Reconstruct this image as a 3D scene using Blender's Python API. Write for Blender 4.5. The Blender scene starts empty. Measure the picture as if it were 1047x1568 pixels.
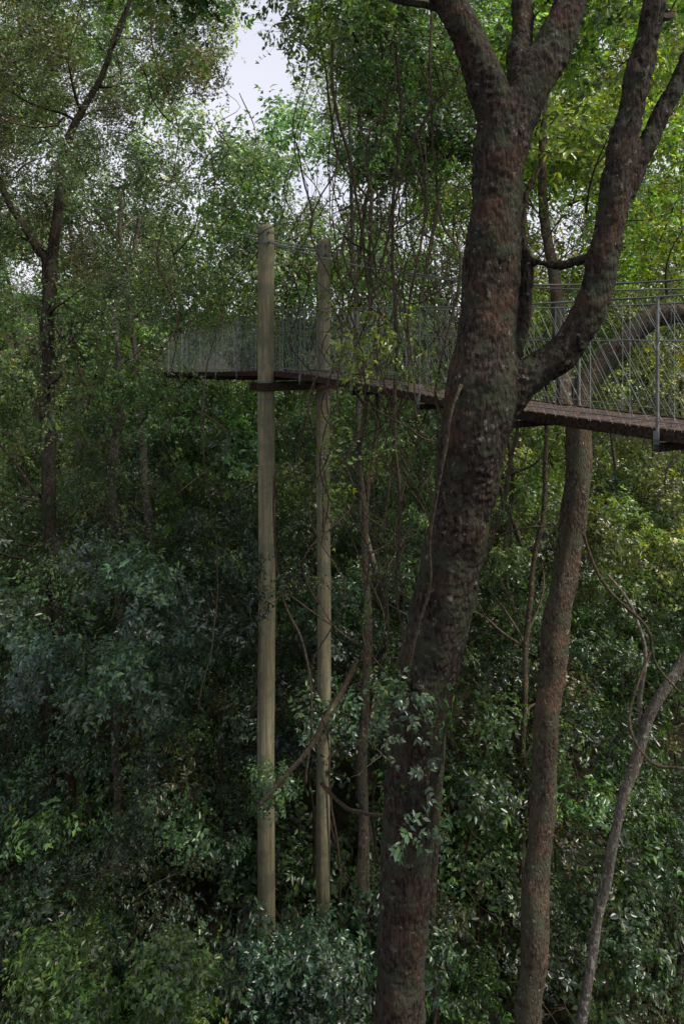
import bpy, math, random
import numpy as np
from mathutils import Vector, Quaternion, noise as mnoise

random.seed(11)
rng = np.random.default_rng(11)
scene = bpy.context.scene
EYE = 18.0          # height of the photographer above the gully floor (m)
F = 1045.0
GAIN = 1.26

def S(a, b, d):
    """survey sighting (bearing, drop, distance) -> world coordinates in metres"""
    return ((a-523.5)/F*d, d, EYE+(530.0-b)/F*d)

# ------------------------------------------------------------------ materials
def newmat(name):
    m = bpy.data.materials.new(name); m.use_nodes = True
    nt = m.node_tree; nt.nodes.clear()
    out = nt.nodes.new('ShaderNodeOutputMaterial')
    return m, nt, out
def ramp(nt, stops):
    r = nt.nodes.new('ShaderNodeValToRGB')
    e = r.color_ramp.elements
    while len(e) < len(stops): e.new(0.5)
    for i, (p, c) in enumerate(stops):
        e[i].position = p; e[i].color = (c[0], c[1], c[2], 1)
    return r
def bark(name, dark, mid, red, lichen, bump=0.7, sc=1.0, lich_amt=0.66, zs=0.28, blotch=None):
    m, nt, out = newmat(name); L = nt.links.new
    tc = nt.nodes.new('ShaderNodeTexCoord')
    mp = nt.nodes.new('ShaderNodeMapping'); mp.inputs['Scale'].default_value = (sc, sc, sc*zs)
    L(tc.outputs['Object'], mp.inputs[0])
    n1 = nt.nodes.new('ShaderNodeTexNoise'); n1.inputs['Scale'].default_value = 24; n1.inputs['Detail'].default_value = 5; n1.inputs['Roughness'].default_value = 0.75
    L(mp.outputs[0], n1.inputs['Vector'])
    r1 = ramp(nt, [(0.42, dark), (0.62, mid)]); L(n1.outputs[0], r1.inputs[0])
    n2 = nt.nodes.new('ShaderNodeTexNoise'); n2.inputs['Scale'].default_value = 2.2; n2.inputs['Detail'].default_value = 4
    L(tc.outputs['Object'], n2.inputs['Vector'])
    r2 = ramp(nt, [(0.50, (0, 0, 0)), (0.66, (1, 1, 1))]); L(n2.outputs[0], r2.inputs[0])
    mx = nt.nodes.new('ShaderNodeMixRGB'); mx.inputs[2].default_value = (*red, 1)
    mf = nt.nodes.new('ShaderNodeMath'); mf.operation = 'MULTIPLY'; L(r2.outputs[0], mf.inputs[0]); L(n1.outputs[0], mf.inputs[1])
    L(mf.outputs[0], mx.inputs[0]); L(r1.outputs[0], mx.inputs[1])
    last = mx
    if blotch:
        n4 = nt.nodes.new('ShaderNodeTexNoise'); n4.inputs['Scale'].default_value = 3.0; n4.inputs['Detail'].default_value = 7; n4.inputs['Roughness'].default_value = 0.72
        mo = nt.nodes.new('ShaderNodeMapping'); mo.inputs['Location'].default_value = (5, 3, 9); L(tc.outputs['Object'], mo.inputs[0]); L(mo.outputs[0], n4.inputs['Vector'])
        r4 = ramp(nt, [(0.49, (0, 0, 0)), (0.56, (.85, .85, .85))]); L(n4.outputs[0], r4.inputs[0])
        m4 = nt.nodes.new('ShaderNodeMixRGB'); m4.inputs[2].default_value = (*blotch, 1)
        L(r4.outputs[0], m4.inputs[0]); L(mx.outputs[0], m4.inputs[1]); last = m4
    n3 = nt.nodes.new('ShaderNodeTexNoise'); n3.inputs['Scale'].default_value = 12; n3.inputs['Detail'].default_value = 6; n3.inputs['Roughness'].default_value = 0.65
    L(tc.outputs['Object'], n3.inputs['Vector'])
    r3 = ramp(nt, [(lich_amt, (0, 0, 0)), (lich_amt+0.05, (.8, .8, .8))]); L(n3.outputs[0], r3.inputs[0])
    mx2 = nt.nodes.new('ShaderNodeMixRGB'); mx2.inputs[2].default_value = (*lichen, 1)
    L(r3.outputs[0], mx2.inputs[0]); L(last.outputs[0], mx2.inputs[1])
    vo = nt.nodes.new('ShaderNodeTexVoronoi'); vo.inputs['Scale'].default_value = 24; vo.feature = 'DISTANCE_TO_EDGE'
    L(mp.outputs[0], vo.inputs['Vector'])
    ad = nt.nodes.new('ShaderNodeMath'); ad.operation = 'ADD'; L(vo.outputs[0], ad.inputs[0]); L(n1.outputs[0], ad.inputs[1])
    bp = nt.nodes.new('ShaderNodeBump'); bp.inputs['Strength'].default_value = bump; bp.inputs['Distance'].default_value = 0.035
    L(ad.outputs[0], bp.inputs['Height'])
    b = nt.nodes.new('ShaderNodeBsdfPrincipled'); b.inputs['Roughness'].default_value = 0.95; b.inputs['Specular IOR Level'].default_value = 0.08
    L(mx2.outputs[0], b.inputs['Base Color']); L(bp.outputs[0], b.inputs['Normal']); L(b.outputs[0], out.inputs[0])
    return m
M_BARK = bark('dark_bark', (0.014, 0.012, 0.010), (0.066, 0.053, 0.042), (0.085, 0.048, 0.033), (0.16, 0.16, 0.13), 0.95, 1.0, 0.61, .3, (0.046, 0.05, 0.033))
M_BARK2 = bark('brown_bark', (0.03, 0.024, 0.018), (0.12, 0.095, 0.068), (0.15, 0.09, 0.055), (0.25, 0.24, 0.2), 0.9, 1.2, 0.61, .35, (0.075, 0.078, 0.05))
M_PALE = bark('pale_bark', (0.06, 0.052, 0.042), (0.19, 0.17, 0.14), (0.13, 0.095, 0.07), (0.30, 0.29, 0.25), 0.6, 1.5, 0.57, .35, (0.07, 0.065, 0.05))
M_VINE = bark('vine_bark', (0.025, 0.02, 0.014), (0.10, 0.082, 0.06), (0.1, 0.07, 0.04), (0.17, 0.16, 0.12), 0.5, 2.0, 0.7)
M_POLE = bark('weathered_pole_timber', (0.14, 0.125, 0.075), (0.27, 0.245, 0.155), (0.22, 0.175, 0.105), (0.31, 0.30, 0.24), 0.14, 0.9, 0.66, 0.04, (0.135, 0.135, 0.09))
M_DECK = bark('dark_deck_timber', (0.04, 0.028, 0.024), (0.14, 0.105, 0.09), (0.12, 0.075, 0.06), (0.22, 0.2, 0.19), 0.4, 1.3, 0.66, 0.6)
M_BEAM = bark('bearer_timber', (0.018, 0.012, 0.009), (0.06, 0.042, 0.032), (0.07, 0.035, 0.025), (0.13, 0.12, 0.1), 0.4, 1.3, 0.7, 0.6)

def simple(name, col, rough, metal=0.0):
    m, nt, out = newmat(name); L = nt.links.new
    n = nt.nodes.new('ShaderNodeTexNoise'); n.inputs['Scale'].default_value = 30; n.inputs['Detail'].default_value = 2
    r = ramp(nt, [(0.3, [c*0.55 for c in col]), (0.7, [min(1, c*1.25) for c in col])]); L(n.outputs[0], r.inputs[0])
    b = nt.nodes.new('ShaderNodeBsdfPrincipled'); b.inputs['Roughness'].default_value = rough; b.inputs['Metallic'].default_value = metal
    L(r.outputs[0], b.inputs['Base Color']); L(b.outputs[0], out.inputs[0])
    return m
M_STEEL = simple('galvanised_steel', (0.15, 0.155, 0.15), 0.65, 0.3)
M_WIRE = simple('fence_wire', (0.17, 0.2, 0.2), 0.7, 0.1)
M_TWIG = simple('twig', (0.07, 0.055, 0.035), 0.9)

def leafmat(name, trans=0.44):
    m, nt, out = newmat(name); L = nt.links.new
    at = nt.nodes.new('ShaderNodeAttribute'); at.attribute_type = 'GEOMETRY'; at.attribute_name = 'tint'
    ge = nt.nodes.new('ShaderNodeNewGeometry')
    r = ramp(nt, [(0.0, (0.35, 0.38, 0.42)), (0.6, (1.0, 1.0, 1.0)), (0.92, (1.7, 1.6, 1.2)), (0.985, (2.3, 1.7, 0.8)), (1.0, (2.2, 0.9, 0.6))])
    L(ge.outputs['Random Per Island'], r.inputs[0])
    mu = nt.nodes.new('ShaderNodeMixRGB'); mu.blend_type = 'MULTIPLY'; mu.inputs[0].default_value = 1
    L(at.outputs['Color'], mu.inputs[1]); L(r.outputs[0], mu.inputs[2])
    b = nt.nodes.new('ShaderNodeBsdfDiffuse'); L(mu.outputs[0], b.inputs['Color'])
    t = nt.nodes.new('ShaderNodeBsdfTranslucent')
    m2 = nt.nodes.new('ShaderNodeMixRGB'); m2.blend_type = 'MULTIPLY'; m2.inputs[0].default_value = 1; m2.inputs[2].default_value = (2.1, 2.2, 0.85, 1)
    L(mu.outputs[0], m2.inputs[1]); L(m2.outputs[0], t.inputs[0])
    ms = nt.nodes.new('ShaderNodeMixShader'); ms.inputs[0].default_value = trans
    L(b.outputs[0], ms.inputs[1]); L(t.outputs[0], ms.inputs[2])
    g = nt.nodes.new('ShaderNodeBsdfGlossy'); g.inputs['Roughness'].default_value = 0.34; g.inputs['Color'].default_value = (1, 1, 1, 1)
    mg = nt.nodes.new('ShaderNodeMixShader'); mg.inputs[0].default_value = 0.038
    L(ms.outputs[0], mg.inputs[1]); L(g.outputs[0], mg.inputs[2]); L(mg.outputs[0], out.inputs[0])
    return m
M_LEAF = leafmat('rainforest_leaf')

# ------------------------------------------------------------------ mesh helpers
class MB:
    def __init__(s): s.v = []; s.f = []; s.m = []; s.n = 0
    def add(s, v, f, m=0):
        o = s.n
        s.v.extend(v); s.n += len(v)
        s.f.extend([tuple(i+o for i in q) for q in f]); s.m.extend([m]*len(f))
    def obj(s, name, mats, parent=None, smooth=False):
        me = bpy.data.meshes.new(name); me.from_pydata([tuple(p) for p in s.v], [], s.f)
        for m in mats: me.materials.append(m)
        me.polygons.foreach_set('material_index', s.m)
        me.polygons.foreach_set('use_smooth', [smooth]*len(s.f))
        me.update()
        ob = bpy.data.objects.new(name, me); scene.collection.objects.link(ob)
        if parent: ob.parent = parent
        return ob
def empty(name, loc=(0, 0, 0)):
    e = bpy.data.objects.new(name, None); e.empty_display_size = 0.5; scene.collection.objects.link(e); return e

def smoothpath(pts, step):
    P = np.array(pts, float); n = len(P); out = []
    for i in range(n-1):
        p0 = P[max(i-1, 0)]; p1 = P[i]; p2 = P[i+1]; p3 = P[min(i+2, n-1)]
        k = max(1, int(math.ceil(np.linalg.norm((p2-p1)[:3])/step)))
        t = (np.arange(k)/k)[:, None]
        out.append(0.5*((2*p1)+(-p0+p2)*t+(2*p0-5*p1+4*p2-p3)*t**2+(-p0+3*p1-3*p2+p3)*t**3))
    out.append(P[-1:]); return np.vstack(out)
def tube(mb, pts, seg=6, step=0.3, wob=0.0, lump=0.0, m=0, smooth=True):
    Q = smoothpath(pts, step) if smooth else np.array(pts, float)
    c = Q[:, :3].copy(); r = np.maximum(Q[:, 3], 0.0008)
    if wob > 0:
        n = len(c)
        for f, a in ((1.1, 1.0), (3.1, 0.4)):
            ph = rng.random(6)*7
            tt = np.arange(n)*step
            c[:, 0] += a*wob*(np.sin(tt*f+ph[0])+0.5*np.sin(tt*f*2.3+ph[1]))
            c[:, 1] += a*wob*(np.sin(tt*f*0.9+ph[2])+0.5*np.sin(tt*f*2.1+ph[3]))
            c[:, 2] += a*wob*0.3*np.sin(tt*f*1.3+ph[4])
    T = np.gradient(c, axis=0); T /= np.linalg.norm(T, axis=1)[:, None]+1e-9
    a = np.array([1.0, 0, 0]) if abs(T[0][0]) < 0.8 else np.array([0, 1.0, 0])
    u = np.cross(T[0], a); u /= np.linalg.norm(u)
    ang = np.arange(seg)/seg*2*math.pi; ca = np.cos(ang)[:, None]; sa = np.sin(ang)[:, None]
    V = []
    for i in range(len(c)):
        u = u-T[i]*np.dot(u, T[i]); u /= np.linalg.norm(u)+1e-9
        w = np.cross(T[i], u)
        rr = r[i]
        if lump: rr = rr*(1+lump*np.array([[mnoise.noise((c[i][0]*2+math.cos(x)*1.2, c[i][1]*2+math.sin(x)*1.2, c[i][2]*1.2))] for x in ang]))
        V.append(c[i]+(ca*u+sa*w)*rr)
    V = np.vstack(V); n = len(c)
    Fc = []
    for i in range(n-1):
        for j in range(seg):
            k = (j+1) % seg
            Fc.append((i*seg+j, i*seg+k, (i+1)*seg+k, (i+1)*seg+j))
    Fc.append(tuple(range(seg-1, -1, -1))); Fc.append(tuple((n-1)*seg+j for j in range(seg)))
    mb.add(V.tolist(), Fc, m)
    return c
def box(mb, c, ax, ay, az, m=0):
    """box by centre and three half-axis vectors"""
    c = np.array(c); ax = np.array(ax); ay = np.array(ay); az = np.array(az)
    v = [c+i*ax+j*ay+k*az for i in (-1, 1) for j in (-1, 1) for k in (-1, 1)]
    mb.add([list(p) for p in v], [(0, 1, 3, 2), (4, 6, 7, 5), (0, 4, 5, 1), (2, 3, 7, 6), (0, 2, 6, 4), (1, 5, 7, 3)], m)

# ------------------------------------------------------------------ leaf sprays (baked into one mesh per mass)
def nrm(v): v = np.array(v, float); return v/(np.linalg.norm(v)+1e-9)
def make_spray(twigs, per, L, W, reach, droop, up_bias, wood=True):
    V = []; T = []; M = []
    def leaf(p, d, up, l, w):
        d = nrm(d); s = nrm(np.cross(d, up)); n = np.cross(s, d); o = len(V)
        V.extend([p, p+d*.42*l+s*.5*w+n*.14*w, p+d*l-n*.2*w, p+d*.42*l-s*.5*w+n*.14*w])
        T.extend([(o, o+1, o+2), (o, o+2, o+3)]); M.extend([0, 0])
    for t in range(twigs):
        az = random.uniform(0, 6.283); el = random.uniform(-0.2, 1.3)*up_bias
        d = nrm((math.cos(az)*math.cos(el), math.sin(az)*math.cos(el), math.sin(el)))
        ln = reach*random.uniform(.6, 1.1); p = nrm(rng.normal(size=3))*0.03
        for i in range(per):
            d = nrm(d+np.array([0, 0, -droop])/per+rng.normal(size=3)*0.12)
            p0 = p; p = p+d*ln/per
            if wood:
                s = nrm(np.cross(d, (0, 0, 1)))*0.0035; o = len(V)
                V.extend([p0-s, p0+s, p+s*.6]); T.append((o, o+1, o+2)); M.append(1)
            s = nrm(np.cross(d, (0, 0, 1)))*(1 if i % 2 else -1)
            if i:
                for q in (0, 1):
                    ld = nrm(d*0.6+s*(0.9 if q == 0 else -0.7)+np.array([0, 0, -0.25-droop*0.3])+rng.normal(size=3)*0.25)
                    leaf(p, ld, nrm(np.array([0, 0, 1])+rng.normal(size=3)*0.35), L*random.uniform(.6, 1.25), W*random.uniform(.75, 1.2))
        leaf(p, nrm(d+np.array([0, 0, -.3])), (0, 0, 1), L, W)
    return np.array(V), np.array(T), np.array(M)
BROAD = [make_spray(7, 4, 0.13, 0.062, 0.44, 0.5, 1.0) for i in range(7)]
SMALL = [make_spray(7, 5, 0.085, 0.042, 0.45, 0.9, 0.9) for i in range(6)]
DROOP = [make_spray(6, 6, 0.09, 0.036, 0.75, 2.6, 0.6) for i in range(6)]
FARS = [make_spray(5, 3, 0.14, 0.08, 0.45, 0.6, 1.0, False) for i in range(6)]
TOTAL = [0, 0]
class Foliage:
    def __init__(s, tpl, gain=1.0): s.c = tpl; s.p = []; s.d = []; s.s = []; s.t = []; s.g = gain*GAIN
    def blob(s, c, r, n, scale, tint, tv=0.22, upb=0.5, shell=0.45):
        d = rng.normal(size=(n, 3)); d /= np.linalg.norm(d, axis=1)[:, None]
        rad = rng.random(n)**shell
        k = rng.normal(size=(3, 3)); k /= np.linalg.norm(k, axis=1)[:, None]
        f = 1+0.35*np.sin(3*(d@k[0])+1)+0.25*np.sin(5*(d@k[1]))
        p = np.array(c)+d*(rad*f)[:, None]*np.array(r)
        o = d*np.array([1, 1, .8])+np.array([0, 0, upb])+rng.normal(size=(n, 3))*0.35
        s.p.append(p); s.d.append(o); s.s.append(scale*rng.uniform(.65, 1.3, n))
        b = np.exp(rng.normal()*tv*0.8)
        t = np.array(tint)[None, :]*(b*np.exp(rng.normal(size=(n, 1))*tv))*s.g
        t = t*np.exp(rng.normal(size=(1, 3))*0.08)
        s.t.append(t)
    def obj(s, name, parent=None):
        P = np.vstack(s.p); D = np.vstack(s.d); Sc = np.concatenate(s.s); T = np.clip(np.vstack(s.t), 0, .5); n = len(P)
        w = D/np.linalg.norm(D, axis=1)[:, None]
        a = rng.normal(size=(n, 3)); u = np.cross(a, w); u /= np.linalg.norm(u, axis=1)[:, None]
        v = np.cross(w, u); R = np.stack([u, v, w], axis=2)*Sc[:, None, None]
        idx = rng.integers(0, len(s.c), n); VV = []; FF = []; MM = []; TT = []; off = 0
        for k, (tv, tf, tm) in enumerate(s.c):
            sel = np.where(idx == k)[0]
            if len(sel) == 0: continue
            W = np.einsum('nij,vj->nvi', R[sel], tv)+P[sel][:, None, :]
            VV.append(W.reshape(-1, 3)); nv = len(tv)
            FF.append((tf[None]+(np.arange(len(sel))*nv)[:, None, None]+off).reshape(-1, 3)); off += nv*len(sel)
            MM.append(np.tile(tm, len(sel))); TT.append(np.repeat(T[sel], nv, axis=0))
        V = np.vstack(VV); Fc = np.vstack(FF); M = np.concatenate(MM); TT = np.vstack(TT)
        TOTAL[0] += n; TOTAL[1] += len(Fc)
        me = bpy.data.meshes.new(name); me.vertices.add(len(V)); me.vertices.foreach_set('co', V.astype(np.float32).ravel())
        me.loops.add(len(Fc)*3); me.loops.foreach_set('vertex_index', Fc.astype(np.int32).ravel())
        me.polygons.add(len(Fc)); me.polygons.foreach_set('loop_start', (np.arange(len(Fc))*3).astype(np.int32))
        me.materials.append(M_LEAF); me.materials.append(M_TWIG)
        me.polygons.foreach_set('material_index', M.astype(np.int32))
        at = me.attributes.new('tint', 'FLOAT_COLOR', 'POINT')
        at.data.foreach_set('color', np.hstack([TT, np.ones((len(TT), 1))]).astype(np.float32).ravel())
        me.update(calc_edges=True)
        ob = bpy.data.objects.new(name, me); scene.collection.objects.link(ob)
        if parent: ob.parent = parent
        return ob

# ------------------------------------------------------------------ ground
def ground_z(x, y):
    z = 3.2+0.9*mnoise.noise((x*0.09, y*0.09, 0))+0.25*mnoise.noise((x*0.5, y*0.5, 3))
    if y > 16: z += (y-16)*0.17
    if x < -8: z += (-8-x)*0.10
    if y > 70: z = z-(y-70)*0.12
    return z
def build_ground():
    xs = np.concatenate([np.linspace(-400, -50, 12), np.linspace(-45, 45, 90), np.linspace(50, 400, 12)])
    ys = np.concatenate([np.linspace(-200, -15, 8), np.linspace(-12, 75, 88), np.linspace(80, 500, 16)])
    v = [(x, y, ground_z(x, y)) for y in ys for x in xs]; W = len(xs)
    f = [(j*W+i, j*W+i+1, (j+1)*W+i+1, (j+1)*W+i) for j in range(len(ys)-1) for i in range(W-1)]
    mb = MB(); mb.add(v, f)
    m, nt, out = newmat('leaf_litter'); L = nt.links.new
    tc = nt.nodes.new('ShaderNodeTexCoord')
    n = nt.nodes.new('ShaderNodeTexNoise'); n.inputs['Scale'].default_value = 6; n.inputs['Detail'].default_value = 6; n.inputs['Roughness'].default_value = .75; L(tc.outputs['Object'], n.inputs['Vector'])
    r = ramp(nt, [(0.38, (0.012, 0.012, 0.008)), (0.52, (0.04, 0.032, 0.02)), (0.62, (0.025, 0.045, 0.016))]); L(n.outputs[0], r.inputs[0])
    bp = nt.nodes.new('ShaderNodeBump'); bp.inputs['Strength'].default_value = 1; bp.inputs['Distance'].default_value = .3; L(n.outputs[0], bp.inputs['Height'])
    b = nt.nodes.new('ShaderNodeBsdfPrincipled'); b.inputs['Roughness'].default_value = 0.95; b.inputs['Specular IOR Level'].default_value = 0.1
    L(r.outputs[0], b.inputs['Base Color']); L(bp.outputs[0], b.inputs['Normal']); L(b.outputs[0], out.inputs[0])
    mb.obj('ground', [m], smooth=True)
build_ground()

# ------------------------------------------------------------------ branches
def grow(mb, p, d, ln, r, depth, tips, seg=6, step=0.35, up=0.15, wig=0.25, kids=3):
    p = np.array(p, float); d = nrm(d); n = max(3, int(ln/step)); pts = [(*p, r)]
    marks = []
    for i in range(n):
        d = nrm(d+rng.normal(size=3)*wig*0.5+np.array([0, 0, up*0.3]))
        p = p+d*ln/n; rr = r*(1-0.75*(i+1)/n); pts.append((*p, rr)); marks.append((p.copy(), d.copy(), rr))
    tube(mb, pts, seg=seg, step=step)
    if depth == 0: tips.append(p); return
    for k in range(kids):
        q, dd, rr = marks[min(n-1, int(n*random.uniform(.35, .95)))]
        nd = nrm(dd+rng.normal(size=3)*0.75)
        grow(mb, q, nd, ln*random.uniform(.4, .7), rr*0.75, depth-1, tips, max(4, seg-1), step, up, wig*1.2, kids)
    tips.append(p)

def pxpath(lst, k=1.0): return [(*S(a, b, d), w/2*d/F*k) for a, b, d, w in lst]

# ---- the big foreground tree
big = empty('large_rainforest_tree')
mb = MB(); K = 0.88
base = S(612, 1568, 7.9)
trunk = [(base[0]-0.1, base[1]+0.3, 2.6, 0.58), (base[0]-0.05, base[1]+0.15, 4.2, 0.38), (base[0]-.03, base[1]+.1, 7, 0.31)]
trunk += pxpath([(612, 1568, 7.9, 86), (617, 1400, 7.8, 86), (626, 1250, 7.7, 90), (641, 1100, 7.5, 98), (671, 950, 7.35, 102), (692, 850, 7.2, 100), (712, 750, 7.1, 106), (724, 670, 7.0, 122), (738, 600, 7.0, 128), (746, 500, 7.0, 98), (752, 400, 7.0, 94), (760, 300, 7.0, 90), (766, 230, 7.0, 92), (776, 170, 7.0, 96)], K)
tube(mb, trunk, seg=28, step=0.08, lump=0.14)
tube(mb, pxpath([(772, 210, 7, 70), (742, 130, 6.95, 66), (722, 70, 6.9, 58), (690, 10, 6.85, 52), (655, -45, 6.8, 46), (600, -130, 6.7, 38), (560, -230, 6.6, 26)], K), seg=18, step=0.08, lump=0.15)
tube(mb, pxpath([(775, 210, 7, 75), (808, 140, 7.05, 72), (838, 85, 7.1, 66), (862, 30, 7.15, 60), (880, -30, 7.2, 54), (905, -120, 7.4, 42), (925, -250, 7.6, 28)], K), seg=18, step=0.08, lump=0.15)
tube(mb, pxpath([(800, 150, 7.05, 50), (796, 90, 7.2, 44), (800, 30, 7.4, 36), (790, -40, 7.6, 30), (770, -150, 8, 20)], K), seg=14, step=0.08, lump=0.15)
tube(mb, pxpath([(726, 690, 7.0, 80), (765, 625, 6.95, 72), (815, 572, 6.85, 60), (862, 538, 6.75, 56), (893, 490, 6.7, 56), (915, 425, 6.65, 54), (934, 340, 6.6, 50), (950, 240, 6.55, 46), (972, 130, 6.5, 42), (998, 25, 6.45, 38), (1012, -60, 6.4, 34), (1030, -200, 6.3, 24)], K), seg=18, step=0.08, lump=0.15)
tube(mb, pxpath([(944, 330, 6.6, 34), (965, 275, 6.6, 34), (995, 210, 6.6, 34), (1030, 140, 6.6, 32), (1065, 70, 6.6, 28), (1110, 0, 6.6, 24), (1150, -120, 6.6, 16)], K), seg=14, step=0.08, lump=0.15)
tube(mb, pxpath([(770, 570, 7.05, 40), (790, 520, 7.2, 34), (802, 460, 7.3, 28), (806, 400, 7.3, 24), (800, 360, 7.3, 14), (805, 300, 7.35, 9), (830, 250, 7.4, 6)]), seg=12, step=0.08, lump=0.2)
tube(mb, pxpath([(804, 392, 7.3, 14), (830, 403, 7.2, 13), (865, 405, 7.0, 12), (905, 392, 6.8, 14)]), seg=8, step=0.08, lump=0.2)
o = mb.obj('trunk_and_limbs', [M_BARK], big, True)
md = o.modifiers.new('rm', 'REMESH'); md.mode = 'VOXEL'; md.voxel_size = 0.02; md.use_smooth_shade = True
md = o.modifiers.new('sm', 'SMOOTH'); md.factor = 0.6; md.iterations = 6
tx = bpy.data.textures.new('bark_relief', 'CLOUDS'); tx.noise_scale = 0.05; tx.noise_depth = 4
md = o.modifiers.new('dp', 'DISPLACE'); md.texture = tx; md.strength = 0.04; md.mid_level = 0.5
tx2 = bpy.data.textures.new('bark_knots', 'CLOUDS'); tx2.noise_scale = 0.35; tx2.noise_depth = 1
md = o.modifiers.new('dp2', 'DISPLACE'); md.texture = tx2; md.strength = 0.07; md.mid_level = 0.5
mb = MB(); tips = []
for (a, b, d, dr, ln, r) in [(690, 20, 6.9, (-1, .6, .5), 2.2, .05), (655, -40, 6.8, (-1, .8, .4), 2.5, .06), (870, 10, 7.1, (.6, .8, .6), 2.2, .06), (1000, 20, 6.5, (.6, .8, .3), 2, .05), (790, -30, 7.5, (0, 1, .6), 2.2, .06), (905, -120, 7.4, (.3, 1, .3), 2.5, .06), (600, -130, 6.7, (-.8, .8, .0), 2.5, .06)]:
    grow(mb, S(a, b, d), dr, ln, r, 2, tips, seg=5, kids=3)
mb.obj('twigs', [M_BARK], big)
fo = Foliage(BROAD)
for t in tips:
    fo.blob(t, (.45, .45, .35), 5, 0.75, (0.06, 0.11, 0.028), 0.3)
fo.obj('crown', big)

# ---- second tree arching behind the walkway
t2 = empty('arching_rainforest_tree'); mb = MB()
b2 = S(812, 1568, 10.4)
tube(mb, [(b2[0]-.1, b2[1]+.2, 2.6, .38), (b2[0]-.05, b2[1]+.1, 5, .24)]+pxpath([(813, 1568, 10.4, 42), (820, 1350, 10.4, 40), (835, 1150, 10.4, 38), (847, 1000, 10.4, 42), (866, 880, 10.4, 38), (880, 760, 10.4, 40), (883, 660, 10.4, 38), (892, 605, 10.4, 36), (918, 565, 10.4, 36), (950, 530, 10.3, 34), (985, 497, 10.2, 34), (1022, 480, 10.1, 34), (1070, 482, 10.0, 30), (1140, 520, 9.9, 22)], .95), seg=18, step=0.1, lump=0.25, wob=.025)
tube(mb, pxpath([(868, 640, 10.4, 30), (862, 600, 10.5, 26), (858, 540, 10.8, 22), (850, 440, 11.2, 18), (830, 300, 11.6, 14), (835, 120, 12, 9)]), seg=10, step=0.15, lump=0.1)
o = mb.obj('trunk_and_limbs', [M_BARK2], t2, True)
md = o.modifiers.new('dp', 'DISPLACE'); md.texture = tx; md.strength = 0.04; md.mid_level = 0.5
# ---- leaning tree lower right
t3 = empty('leaning_tree'); mb = MB()
tube(mb, pxpath([(850, 1760, 9.3, 22), (866, 1650, 9.3, 20), (882, 1568, 9.3, 18), (905, 1450, 9.3, 17), (925, 1350, 9.3, 17), (948, 1250, 9.3, 18), (982, 1150, 9.3, 19), (1000, 1090, 9.3, 19), (1040, 1020, 9.3, 20), (1075, 950, 9.3, 18), (1130, 850, 9.3, 14)], .8), seg=10, step=0.12, lump=0.4, wob=0.025)
tube(mb, pxpath([(985, 1140, 9.3, 11), (975, 1080, 9.4, 8), (985, 1000, 9.5, 6), (965, 930, 9.6, 5), (930, 880, 9.7, 4)]), seg=7, step=0.15, wob=0.03)
mb.obj('trunk_and_limbs', [M_PALE], t3, True)

# ---- slender trees
def slender(name, path, mat, seg=9, wob=0.02, branches=6, crown=None, blen=1.6):
    e = empty(name); m = MB(); P = pxpath(path)
    p0 = P[0]; gz = ground_z(p0[0], p0[1])-0.3
    if p0[2] > gz+0.5: P = [(p0[0]-.1, p0[1]+.1, gz, p0[3]*1.5), (p0[0], p0[1], (gz+p0[2])/2, p0[3]*1.1)]+P
    c = tube(m, P, seg=seg, step=0.25, lump=0.12, wob=wob)
    tips = []
    for i in range(branches):
        k = int(len(c)*random.uniform(.35, 1))-1
        az = random.uniform(0, 6.28)
        grow(m, c[k], (math.cos(az), math.sin(az), random.uniform(.2, .9)), blen*random.uniform(.6, 1.3), P[-1][3]*0.7+.008, 1, tips, seg=5, kids=2, wig=.35)
    m.obj('trunk_and_limbs', [mat], e, True)
    if crown:
        coll, tint, n, sc, rr = crown
        f = Foliage(coll)
        for t in tips:
            if -1.6 < t[0] < .4 and t[2] > 16: continue
            f.blob(t, rr, n, sc, tint, 0.25)
        f.obj('crown', e)
    return e
OL = (0.055, 0.092, 0.038)
slender('rainforest_tree', [(110, 1300, 16, 16), (92, 1000, 16, 15), (76, 800, 16, 16), (72, 600, 16, 18), (76, 450, 16, 20), (90, 350, 16, 16), (96, 240, 16, 13), (130, 160, 16, 10), (175, 80, 16, 8), (210, -40, 16, 6)], M_BARK, branches=16, crown=(DROOP, OL, 7, .9, (.6, .6, .6)), blen=2.6, wob=.05)
slender('rainforest_tree', [(75, 460, 16, 16), (55, 380, 16, 12), (15, 310, 16, 10), (-30, 200, 16, 8)], M_BARK, branches=5, crown=(DROOP, OL, 7, .9, (.6, .6, .6)), blen=2.4)
slender('rainforest_tree', [(180, 1200, 18, 12), (178, 820, 18, 12), (172, 720, 18, 14), (186, 600, 18, 10), (180, 480, 18, 8), (215, 330, 18, 6)], M_PALE, branches=8, crown=(SMALL, OL, 5, .9, (.5, .5, .4)), blen=2.4, wob=.05)
slender('rainforest_tree', [(232, 1200, 19, 14), (225, 840, 19, 14), (222, 700, 19, 11), (208, 590, 19, 9), (200, 480, 19, 8), (180, 300, 19, 6)], M_PALE, branches=8, crown=(SMALL, OL, 5, .9, (.5, .5, .4)), blen=2.4, wob=.05)
slender('slender_forest_tree', [(558, 1450, 12, 14), (558, 1320, 12, 14), (555, 1100, 12, 13), (563, 950, 12, 13), (560, 800, 12, 11), (550, 700, 12, 9), (556, 600, 12, 7), (545, 450, 12, 6), (575, 250, 12, 5)], M_BARK2, branches=6, crown=(SMALL, (0.06, 0.11, 0.04), 3, .7, (.3, .3, .3)), wob=.03)
slender('slender_forest_tree', [(560, 790, 12.1, 8), (570, 720, 12.1, 7), (580, 640, 12.2, 6), (570, 500, 12.2, 5), (565, 350, 12.3, 5), (585, 150, 12.4, 4)], M_BARK2, branches=4)
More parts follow.
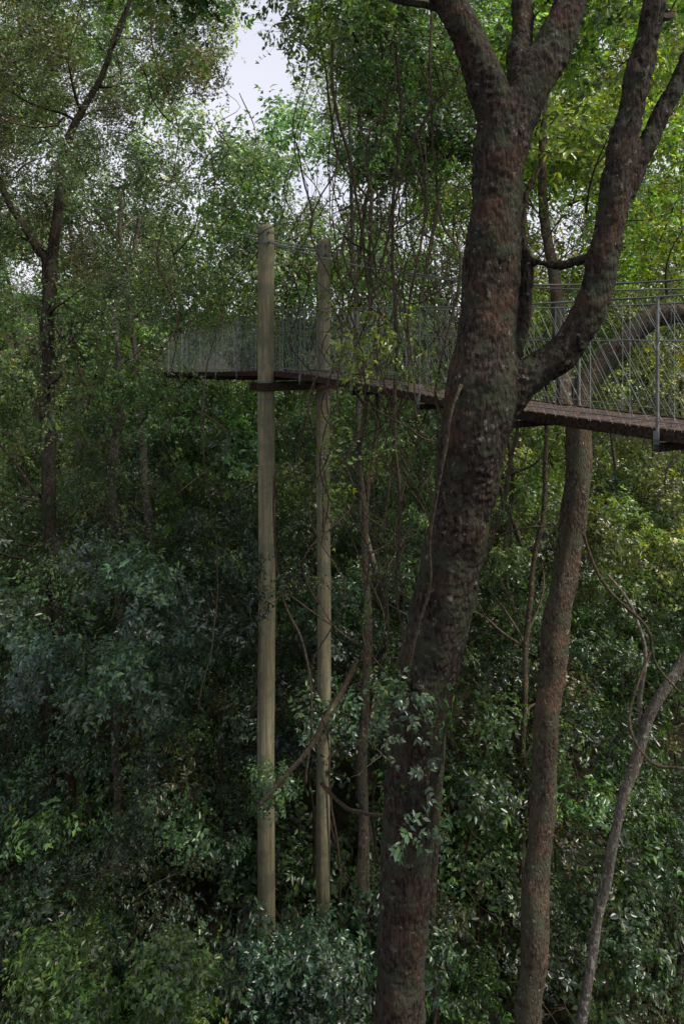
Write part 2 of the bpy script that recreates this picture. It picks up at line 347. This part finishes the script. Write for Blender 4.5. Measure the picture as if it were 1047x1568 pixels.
slender('slender_forest_tree', [(665, 1400, 11, 10), (672, 1200, 11, 10), (690, 1000, 11, 9), (765, 790, 11, 7), (790, 650, 11, 5)], M_BARK2, branches=4)
slender('slender_forest_tree', [(800, 1100, 15, 9), (815, 880, 15, 8), (830, 780, 15, 8), (838, 600, 15, 6)], M_BARK2, branches=5)

# ------------------------------------------------------------------ hanging vines
mb = MB(); vf = Foliage(SMALL)
for pth in [[(600, -40, 9.5, 5), (612, 150, 9.4, 5), (598, 330, 9.3, 5), (606, 500, 9.2, 6), (610, 700, 9.2, 6), (606, 900, 9.3, 5), (618, 990, 9.4, 4)],
            [(505, 60, 9, 6), (512, 160, 9, 6), (540, 260, 9.2, 5), (560, 380, 9.3, 4), (570, 500, 9.3, 4)],
            [(665, -20, 8, 4), (660, 180, 8, 4), (672, 330, 7.9, 5), (700, 390, 7.7, 5), (690, 470, 7.6, 4), (672, 600, 7.5, 4), (690, 640, 7.4, 4)],
            [(640, 200, 8.5, 4), (655, 300, 8.5, 4), (640, 400, 8.5, 4), (625, 480, 8.6, 4), (630, 620, 8.6, 3)],
            [(700, 120, 8.2, 4), (660, 170, 8.3, 4), (610, 300, 8.5, 4), (580, 420, 8.6, 3)],
            [(480, 0, 10, 4), (500, 100, 10, 4), (515, 230, 10, 4), (560, 300, 10, 4)],
            [(712, 590, 6.62, 6), (690, 640, 6.62, 6), (680, 700, 6.7, 6), (664, 800, 6.85, 5), (655, 900, 7.0, 5), (628, 980, 7.1, 5), (612, 1100, 7.25, 5)],
            [(545, 1010, 12, 9), (530, 1040, 12, 10), (500, 1095, 11.8, 10), (470, 1150, 11.7, 8), (400, 1230, 11.6, 6)],
            [(490, 1200, 12.5, 6), (520, 1235, 12, 6), (570, 1245, 11, 6), (640, 1245, 10, 6)],
            [(1047, 1180, 8, 4), (990, 1170, 8.2, 4), (960, 1100, 8.5, 4), (1000, 1000, 8.8, 3)],
            [(895, 820, 9.4, 5), (925, 900, 9.3, 5), (985, 960, 9.2, 5), (1000, 1010, 9.2, 4), (1040, 1060, 9.1, 4)],
            [(420, 730, 13, 4), (430, 900, 12.5, 4), (470, 1010, 12.2, 4), (470, 1200, 12, 4)]]:
    tube(mb, pxpath(pth), seg=6, step=0.12, wob=0.03, lump=0.2)
for i in range(92):
    d = random.uniform(8.5, 17); a = random.gauss(605, 62) if i < 68 else random.uniform(0, 1050)
    x, y, _ = S(a, 0, d)
    z0 = EYE+random.uniform(1, .5*d); z1 = z0-random.uniform(3, 9)
    n = 8; pts = []
    for k in range(n+1):
        t = k/n; pts.append((x+random.gauss(0, .16)*(1+t), y+random.gauss(0, .14), z0+(z1-z0)*t, random.uniform(.005, .015)))
        if random.random() < .2 and a > 520: vf.blob(pts[-1][:3], (.2, .2, .3), 2, .6, (.06, .11, .03), .3)
    tube(mb, pts, seg=5, step=0.2, wob=0.04)
for i in range(50):
    d = random.uniform(8, 13); a = random.gauss(640, 45); b = random.uniform(120, 700)
    p = np.array(S(a, b, d)); pts = []; dd = nrm(rng.normal(size=3))
    for k in range(9):
        dd = nrm(dd+rng.normal(size=3)*0.55+np.array([0, 0, -.1])); p = p+dd*0.22; pts.append((*p, random.uniform(.004, .009)))
    tube(mb, pts, seg=4, step=0.1)
for (a, b, d) in [(524, 490, 8), (530, 540, 8), (545, 570, 8), (518, 640, 8.2), (522, 690, 8.2), (515, 725, 8.2), (570, 490, 8.4), (605, 530, 8.4), (425, 45, 7.5), (450, 60, 7.5), (470, 85, 7.6), (655, 560, 7.6), (585, 700, 9)]:
    vf.blob(S(a, b, d), (.12, .12, .15), 2, .75, (.085, .12, .025) if b > 200 else (.03, .05, .02), .25)
hv = mb.obj('hanging_vines', [M_VINE], None, True); vf.obj('vine_leaves', hv)

# ------------------------------------------------------------------ suspension walkway
walk = empty('suspension_walkway')
ctrl = [(-14.2, 41, 16.75, 0), (-11, 34.5, 16.87, 0), (-7.2, 27, 17.0, 0), (-3.1, 18.9, 17.28, 0), (-.98, 14.5, 17.47, 0), (0.45, 12.0, 17.40, 0), (1.98, 9.3, 17.27, 0), (3.1, 7.3, 17.22, 0), (3.95, 5.8, 17.22, 0), (6.1, 2.0, 17.3, 0), (8.4, -2, 17.5, 0)]
C = smoothpath(ctrl, 0.05)[:, :3]
seglen = np.r_[0, np.cumsum(np.linalg.norm(np.diff(C, axis=0), axis=1))]
LEN = seglen[-1]
def at(s):
    s = min(max(s, 0), LEN-0.01)
    p = np.array([np.interp(s, seglen, C[:, k]) for k in range(3)])
    q = np.array([np.interp(min(s+.1, LEN), seglen, C[:, k]) for k in range(3)])
    r = np.array([np.interp(max(s-.1, 0), seglen, C[:, k]) for k in range(3)])
    t = nrm(q-r); n = nrm(np.cross(t, (0, 0, 1))); return p, t, n
HW = 0.47
mb = MB(); s = 0.1
while s < LEN-.1:
    p, t, n = at(s); j = rng.normal(size=3)*0.004
    box(mb, p+np.array([0, 0, -.018+j[2]]), t*0.062, n*(HW+j[0]), np.cross(n, t)*0.018*-1)
    s += 0.135
mb.obj('deck_planks', [M_DECK], walk)
mb = MB()
def sweep(mb, off, zo, hw, hh, step=0.4, m=0):
    s = 0
    while s < LEN-step:
        p, t, n = at(s+step/2); L = np.linalg.norm(at(s+step)[0]-at(s)[0])
        box(mb, p+n*off+np.array([0, 0, zo]), t*(L/2+0.001), n*hw, np.cross(n, t)*hh, m); s += step
for sd in (-1, 1):
    sweep(mb, sd*(HW+0.03), -0.045, 0.028, 0.058)
    sweep(mb, sd*(HW-0.14), -0.085, 0.03, 0.045)
s = 0.6; posts = []
while s < LEN:
    p, t, n = at(s); posts.append(s)
    box(mb, p+np.array([0, 0, -.17]), t*0.04, n*(HW+.10), np.array([0, 0, 0.035]))
    s += 1.9
mb.obj('bearers', [M_BEAM], walk)
FH = 1.25
mb = MB()
for s in posts:
    p, t, n = at(s)
    for sd in (-1, 1):
        q = p+n*sd*(HW+.078)
        box(mb, q+np.array([0, 0, FH/2-.06]), t*0.012, n*0.012, np.array([0, 0, FH/2+.06]))
        box(mb, q+np.array([0, 0, -.10])+n*sd*0.018, t*0.03, n*0.004, np.array([0, 0, .09]))
mb.obj('fence_posts', [M_STEEL], walk)
mb = MB()
def cable(sd, h, r, off=0.075, st=0.5, sag=0.0):
    pts = []; s = 0
    while s < LEN:
        p, t, n = at(s); z = sag*math.sin(s/1.9*math.pi)**2
        pts.append((*(p+n*sd*(HW+off)+np.array([0, 0, h-z])), r)); s += st
    tube(mb, pts, seg=5, step=9, smooth=False)
for sd in (-1, 1):
    cable(sd, FH, .011); cable(sd, .85, .006, sag=.02); cable(sd, .08, .006)
POLES = [(-1.57, 14.2, 20.45), (-0.40, 14.84, 20.27)]
for k, (x, y, z) in enumerate(POLES):
    i0 = int(np.argmin(np.hypot(C[:, 0]-x, C[:, 1]-y))); s0 = seglen[i0]
    p, t, n = at(s0); sd = 1 if np.dot(np.array([x, y, 0])-p*np.array([1, 1, 0]), n) > 0 else -1
    for direc in (1, -1):
        pts = []
        for q in range(26):
            u = q/25; s = s0+direc*u*9.5
            p, t, n = at(s)
            zz = (z-.28)*(1-u)**2+(p[2]+FH+.14)*(1-(1-u)**2)
            pts.append((*(np.array([p[0], p[1], 0])+n*sd*(HW+.08+.12*(1-u))+np.array([0, 0, zz])), .011))
            if q % 3 == 0 and q > 1: tube(mb, [(*pts[-1][:3], .0035), (*(p+n*sd*(HW+.08)+np.array([0, 0, 0])), .0035)], seg=3, step=9, smooth=False)
        tube(mb, pts, seg=5, step=9, smooth=False)
        pts = []
        for q in range(60):
            s = s0+direc*(9.5+q*.5)
            if s < 0 or s > LEN: break
            p, t, n = at(s); pts.append((*(p+n*sd*(HW+.08)+np.array([0, 0, FH+.14+0.004*q])), .010))
        if len(pts) > 2: tube(mb, pts, seg=5, step=9, smooth=False)
mb.obj('cables', [M_STEEL], walk)
mb = MB()
for sd in (-1, 1):
    s = 0
    while s < LEN-1:
        for dr in (0, 1):
            a0, a1 = (s, s+FH*.6) if dr == 0 else (s+FH*.6, s)
            p, t, n = at(a0); q, _, n2 = at(a1)
            A = p+n*sd*(HW+.07+.004*dr); B = q+n2*sd*(HW+.07+.004*dr)+np.array([0, 0, FH])
            tube(mb, [(*A, .0015), (*B, .0015)], seg=3, step=9, smooth=False)
        s += 0.15
    s = .3
    while s < LEN:
        p, t, n = at(s); A = p+n*sd*(HW+.078)
        tube(mb, [(*A, .0038), (A[0], A[1], A[2]+FH, .0038)], seg=3, step=9, smooth=False); s += .475
mb.obj('wire_netting', [M_WIRE], walk)

# ---- timber support poles
def pole(x, y, ztop, r):
    e = empty('timber_support_pole'); m = MB()
    zb = ground_z(x, y)-.6; pts = []
    for i in range(41):
        z = zb+(ztop-zb)*i/40
        pts.append((x+.012*math.sin(z*.7+x), y+.01*math.sin(z*.5), z, r*(1.08-.10*i/40)))
    pts.append((x, y, ztop+.012, r*.9)); pts.append((x, y, ztop+.02, r*.5))
    tube(m, pts, seg=32, step=.2, smooth=False, lump=.03)
    m.obj('log', [M_POLE], e, True)
    m = MB()
    for z in (ztop-.10, ztop-.30, 17.26, 16.9):
        ring = [(x+(r*1.02+.006)*math.cos(a), y+(r*1.02+.006)*math.sin(a)) for a in np.arange(24)/24*6.2832]
        v = [(p[0], p[1], z-.025) for p in ring]+[(p[0], p[1], z+.025) for p in ring]
        m.add(v, [(i, (i+1) % 24, 24+(i+1) % 24, 24+i) for i in range(24)])
    for a in range(4):
        an = a*1.57+.4
        for z in (ztop-.10, ztop-.30):
            tube(m, [(x+r*math.cos(an), y+r*math.sin(an), z, .018), (x+(r+.06)*math.cos(an), y+(r+.06)*math.sin(an), z, .018)], seg=6, step=9, smooth=False)
    box(m, (x, y-r-.03, ztop-.2), (.03, 0, 0), (0, .02, 0), (0, 0, .13))
    m.obj('straps', [M_STEEL], e)
    return e
pole(*POLES[0], .172); pole(*POLES[1], .145)
mb = MB()
a = np.array(POLES[0]); b = np.array(POLES[1]); dd = nrm((b-a)*np.array([1, 1, 0])); pp = np.cross(dd, (0, 0, 1)); mid = (a+b)/2
for sgn in (-1, 1):
    box(mb, np.array([mid[0], mid[1], 17.16])+pp*sgn*.19, dd*.95, pp*.035, np.array([0, 0, .085]))
mb.obj('saddle_beams', [M_BEAM], walk)
mb = MB()
for zo in (-.22, -.16):
    tube(mb, [(*(a+np.array([0, 0, zo])-dd*.45), .016), (*(mid+np.array([0, 0, zo-.05])), .016), (*(b+np.array([0, 0, zo])+dd*.45), .016)], seg=5, step=.2)
for P0, aim in ((POLES[0], (-6, 15.5, 21.2)), (POLES[1], (4.5, 17, 19.2)), (POLES[0], (-4.5, 20, 18.6))):
    tube(mb, [(P0[0], P0[1], P0[2]-.2, .009), (*aim, .009)], seg=4, step=9, smooth=False)
mb.obj('guy_wires', [M_STEEL], walk)

# ------------------------------------------------------------------ forest masses
def gap(a, b, ex=0):
    """canopy opening above the gully"""
    if b > 215: return False
    cx = 372+max(0, 150-b)*0.42; hw = 33+max(0, 110-b)*0.23
    return abs(a-cx) < hw+22+ex
def lerp(a, b, t): return np.array(a)*(1-t)+np.array(b)*t
DARKG = (0.029, 0.054, 0.027); BLUEG = (0.035, 0.068, 0.046); MIDG = (0.058, 0.106, 0.036); LIME = (0.135, 0.195, 0.032); OLIVE = (0.085, 0.10, 0.04); HAZY = (0.145, 0.195, 0.125); BROWN = (0.09, 0.07, 0.045)  # HAZY: aerial haze painted into the paler tint of distant leaves

far = Foliage(FARS); mbt = MB()
for i in range(900):
    d = random.uniform(24, 52); a = random.uniform(-130, 1180)
    b = random.uniform(-50, 820)
    if gap(a, b): continue
    if a < 330 and b < 330 and random.random() < .5: continue
    x, y, z = S(a, b, d)
    if z < ground_z(x, y)+.5: continue
    r = random.uniform(1.0, 2.2)
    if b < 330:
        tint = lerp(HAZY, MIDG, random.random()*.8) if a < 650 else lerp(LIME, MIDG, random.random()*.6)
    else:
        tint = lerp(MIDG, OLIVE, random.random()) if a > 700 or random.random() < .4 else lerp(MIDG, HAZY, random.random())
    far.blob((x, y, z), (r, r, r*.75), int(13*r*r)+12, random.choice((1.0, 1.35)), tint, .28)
for i in range(380):
    d = random.uniform(14, 46); x = random.uniform(-.6, .6)*d; z = ground_z(x, d)
    r = random.uniform(.8, 1.5)
    far.blob((x, d, z+.5), (r, r, r*.6), 20, 1.1, lerp(DARKG, MIDG, random.random()), .3, upb=1.0)
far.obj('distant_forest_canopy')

for i in range(60):
    d = random.uniform(16, 50); x = random.uniform(-.62, .62)*d; z0 = ground_z(x, d)-.3; h = random.uniform(8, 22)
    r = random.uniform(.05, .15); pts = []; lx = random.gauss(0, .12)
    for k in range(7): pts.append((x+lx*h*k/6+random.gauss(0, .28), d+random.gauss(0, .22), z0+h*k/6, r*(1-.6*k/6)))
    tube(mbt, pts, seg=6, step=.8, m=random.choice((0, 0, 1)))
    tp = []
    for q in range(5):
        kk = pts[random.randint(2, 6)]
        grow(mbt, kk[:3], (random.uniform(-1, 1), random.uniform(-1, 1), .4), random.uniform(1.5, 4), r*.4, 1, tp, seg=4, step=.5, wig=.6, kids=2)
mbt.obj('distant_tree_trunks', [M_BARK2, M_PALE], None, True)

cl = Foliage(DROOP); mb = MB()
for i in range(150):
    d = random.uniform(12, 20); a = random.uniform(-120, 400); b = random.uniform(-80, 470)
    if gap(a, b, 10): continue
    if a > 270 and b > 270: continue
    if b > 250 and random.random() < .3: continue
    r = random.uniform(.45, .9); c = S(a, b, d)
    cl.blob(c, (r, r, r*1.7), 15, .85, lerp((.036, .062, .036), OLIVE, random.random()*.75), .25, upb=.1)
    p = np.array(c)+np.array([0, 0, r*1.6])
    tp = []
    if i % 2: grow(mb, p, (random.uniform(-1, 1), random.uniform(-.6, .6), .1), 1.8, .02, 1, tp, seg=4, kids=2, wig=.5)
cl.obj('pendulous_canopy_foliage')

cc = Foliage(BROAD)
for i in range(85):
    d = random.uniform(10.5, 18); a = random.gauss(600, 85); b = random.uniform(-70, 330)
    if gap(a, b) or a < 480: continue
    if a < 570 and b > 195: continue
    r = random.uniform(.4, .8); c = S(a, b, d)
    cc.blob(c, (r, r, r*.8), 14, .75, lerp(DARKG, MIDG, random.random()), .25)
    tp = []; grow(mb, np.array(c)-np.array([0, 0, r]), (random.uniform(-1, 1), random.uniform(-1, 1), .6), 1.2, .02, 1, tp, seg=4, kids=3, wig=.5)
for i in range(72):
    d = random.uniform(10.5, 22); a = random.uniform(770, 1140); b = random.uniform(-70, 480)
    r = random.uniform(.5, 1.0); c = S(a, b, d)
    cc.blob(c, (r, r, r*.7), 15, .85, lerp(LIME, MIDG, random.random()*.7), .28)
    tp = []; grow(mb, np.array(c)-np.array([0, 0, r]), (random.uniform(-1, 1), random.uniform(-1, 1), .6), 1.5, .025, 1, tp, seg=4, kids=3, wig=.5)
cc.obj('overhead_canopy_foliage')

ms = Foliage(BROAD); ms2 = Foliage(SMALL)
for i in range(310):
    d = random.uniform(15.5, 27); a = random.uniform(-130, 1180); b = random.uniform(420, 1000)
    if 230 < a < 700 and b < 610 and d < 20+ (10 if a < 430 else 0): continue
    x, y, z = S(a, b, d)
    if z < ground_z(x, y)+.3: continue
    r = random.uniform(.5, 1.2)
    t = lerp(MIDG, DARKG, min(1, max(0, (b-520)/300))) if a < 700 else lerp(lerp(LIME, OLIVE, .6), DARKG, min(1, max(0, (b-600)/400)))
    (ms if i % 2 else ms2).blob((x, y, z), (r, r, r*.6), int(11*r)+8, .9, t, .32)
    tp = []
    if i % 2: grow(mb, (x, y, z-r*.8), (random.uniform(-1, 1), random.uniform(-1, 1), .5), 1.6, .025, 1, tp, seg=4, kids=2, wig=.5)
for i in range(16):   # trees closing over the far end of the walkway
    ms.blob(S(random.uniform(170, 232), random.uniform(470, 640), random.uniform(21, 24.5)), (.6, .6, .5), 15, .9, MIDG, .3)
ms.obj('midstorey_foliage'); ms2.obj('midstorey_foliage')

us = Foliage(BROAD, .88); us2 = Foliage(SMALL, .88)
def hU(x, y):
    h = 6.2+(y-7)*.56+1.8*mnoise.noise((x*.35, y*.35, 7))+1.2*mnoise.noise((x*.9, y*.9, 2))
    if y < 14.5 and -2.9 < x < .5: h -= 2.7
    return min(h, 15.5)
for i in range(680):
    y = random.uniform(7.5, 22); x = random.uniform(-.64, .64)*y
    top = hU(x, y); z = top-abs(random.gauss(0, 1.9))
    if z < ground_z(x, y)+.2: continue
    if (x-.7)**2+(y-7.9)**2 < .9: continue
    r = random.uniform(.3, .8)
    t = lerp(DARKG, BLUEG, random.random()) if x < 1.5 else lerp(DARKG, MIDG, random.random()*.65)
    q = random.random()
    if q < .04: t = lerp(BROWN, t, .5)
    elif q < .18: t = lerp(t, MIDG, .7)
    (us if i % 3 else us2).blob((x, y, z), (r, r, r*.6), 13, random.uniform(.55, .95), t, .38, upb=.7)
    tp = []
    if i % 2: grow(mb, (x, y, z-r), (random.uniform(-.8, .8), random.uniform(-.8, .8), .7), 1.3, .016, 1, tp, seg=4, kids=3, wig=.6)
    if i % 7 == 0:
        gz = ground_z(x, y)-.2
        tube(mb, [(x+random.gauss(0, .6), y+random.gauss(0, .3), gz, .04), (x+random.gauss(0, .3), y, (gz+z)/2, .03), (x, y, z, .015)], seg=5, step=.4, wob=.05)
for (a0, a1, b0, b1, d0, d1, n, tint, sc) in [
    (0, 260, 850, 1080, 11, 14, 18, (.05, .095, .065), .75),
    (60, 300, 1440, 1600, 9.5, 11, 16, (.06, .115, .036), .65),
    (380, 560, 1440, 1600, 10.5, 12, 18, BLUEG, .65),
    (410, 440, 1170, 1260, 13, 13.5, 2, (.06, .11, .05), .6),
    (240, 400, 850, 1020, 12, 15, 6, BLUEG, .75),
    (600, 640, 1040, 1330, 7.0, 7.3, 5, (.04, .075, .04), .5),
    (880, 1080, 740, 900, 10, 13, 10, (.09, .12, .035), .65),
    (260, 420, 590, 700, 19, 25, 22, (.068, .13, .045), 1.0)]:
    for i in range(n):
        r = random.uniform(.3, .65)
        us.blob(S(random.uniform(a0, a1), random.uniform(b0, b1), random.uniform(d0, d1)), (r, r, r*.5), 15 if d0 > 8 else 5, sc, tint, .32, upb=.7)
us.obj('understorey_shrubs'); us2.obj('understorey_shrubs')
mb.obj('forest_branches', [M_VINE], None, True)

# ------------------------------------------------------------------ light, sky, camera
w = bpy.data.worlds.new('World'); scene.world = w; w.use_nodes = True
nt = w.node_tree; nt.nodes.clear(); L = nt.links.new
sky = nt.nodes.new('ShaderNodeTexSky'); sky.sky_type = 'NISHITA'; sky.sun_disc = False
EL, RO = math.radians(52), math.radians(116)
sky.sun_elevation = EL; sky.sun_rotation = RO; sky.air_density = 1.0; sky.dust_density = 2.0; sky.ozone_density = 1.0
tc = nt.nodes.new('ShaderNodeTexCoord'); sx = nt.nodes.new('ShaderNodeSeparateXYZ'); L(tc.outputs['Generated'], sx.inputs[0])
mr = nt.nodes.new('ShaderNodeMapRange'); mr.inputs['From Min'].default_value = 0.0; mr.inputs['From Max'].default_value = 0.9; mr.inputs['To Min'].default_value = 1.0; mr.inputs['To Max'].default_value = 0.6
L(sx.outputs['Z'], mr.inputs['Value'])
cn = nt.nodes.new('ShaderNodeTexNoise'); cn.inputs['Scale'].default_value = 2.5; cn.inputs['Detail'].default_value = 2; L(tc.outputs['Generated'], cn.inputs['Vector'])
cr = ramp(nt, [(0.3, (0.8, 0.8, 0.8)), (0.6, (1, 1, 1))]); L(cn.outputs[0], cr.inputs[0])
fm = nt.nodes.new('ShaderNodeMath'); fm.operation = 'MULTIPLY'; L(mr.outputs[0], fm.inputs[0]); L(cr.outputs[0], fm.inputs[1])
mx = nt.nodes.new('ShaderNodeMixRGB'); mx.inputs[2].default_value = (6.8, 6.7, 7.4, 1)
L(fm.outputs[0], mx.inputs[0]); L(sky.outputs[0], mx.inputs[1])
bg = nt.nodes.new('ShaderNodeBackground'); bg.inputs['Strength'].default_value = 0.15
wo = nt.nodes.new('ShaderNodeOutputWorld')
L(mx.outputs[0], bg.inputs[0]); L(bg.outputs[0], wo.inputs[0])
ld = bpy.data.lights.new('sun', 'SUN'); ld.energy = 5.0; ld.angle = math.radians(8); ld.color = (1, .94, .83)
sun = bpy.data.objects.new('sun', ld); scene.collection.objects.link(sun)
sd = Vector((math.sin(RO)*math.cos(EL), math.cos(RO)*math.cos(EL), math.sin(EL)))
sun.rotation_euler = sd.to_track_quat('Z', 'Y').to_euler()

cd = bpy.data.cameras.new('camera'); cam = bpy.data.objects.new('camera', cd); scene.collection.objects.link(cam)
cam.location = (0, 0, EYE); cam.rotation_euler = (math.radians(90), 0, 0)
cd.sensor_fit = 'VERTICAL'; cd.sensor_height = 36; cd.lens = 24; cd.shift_y = -254/1568; cd.clip_end = 2000; cd.clip_start = .05
scene.camera = cam
scene.view_settings.view_transform = 'Standard'; scene.view_settings.look = 'None'; scene.view_settings.exposure = 0
print('SPRAYS', TOTAL)
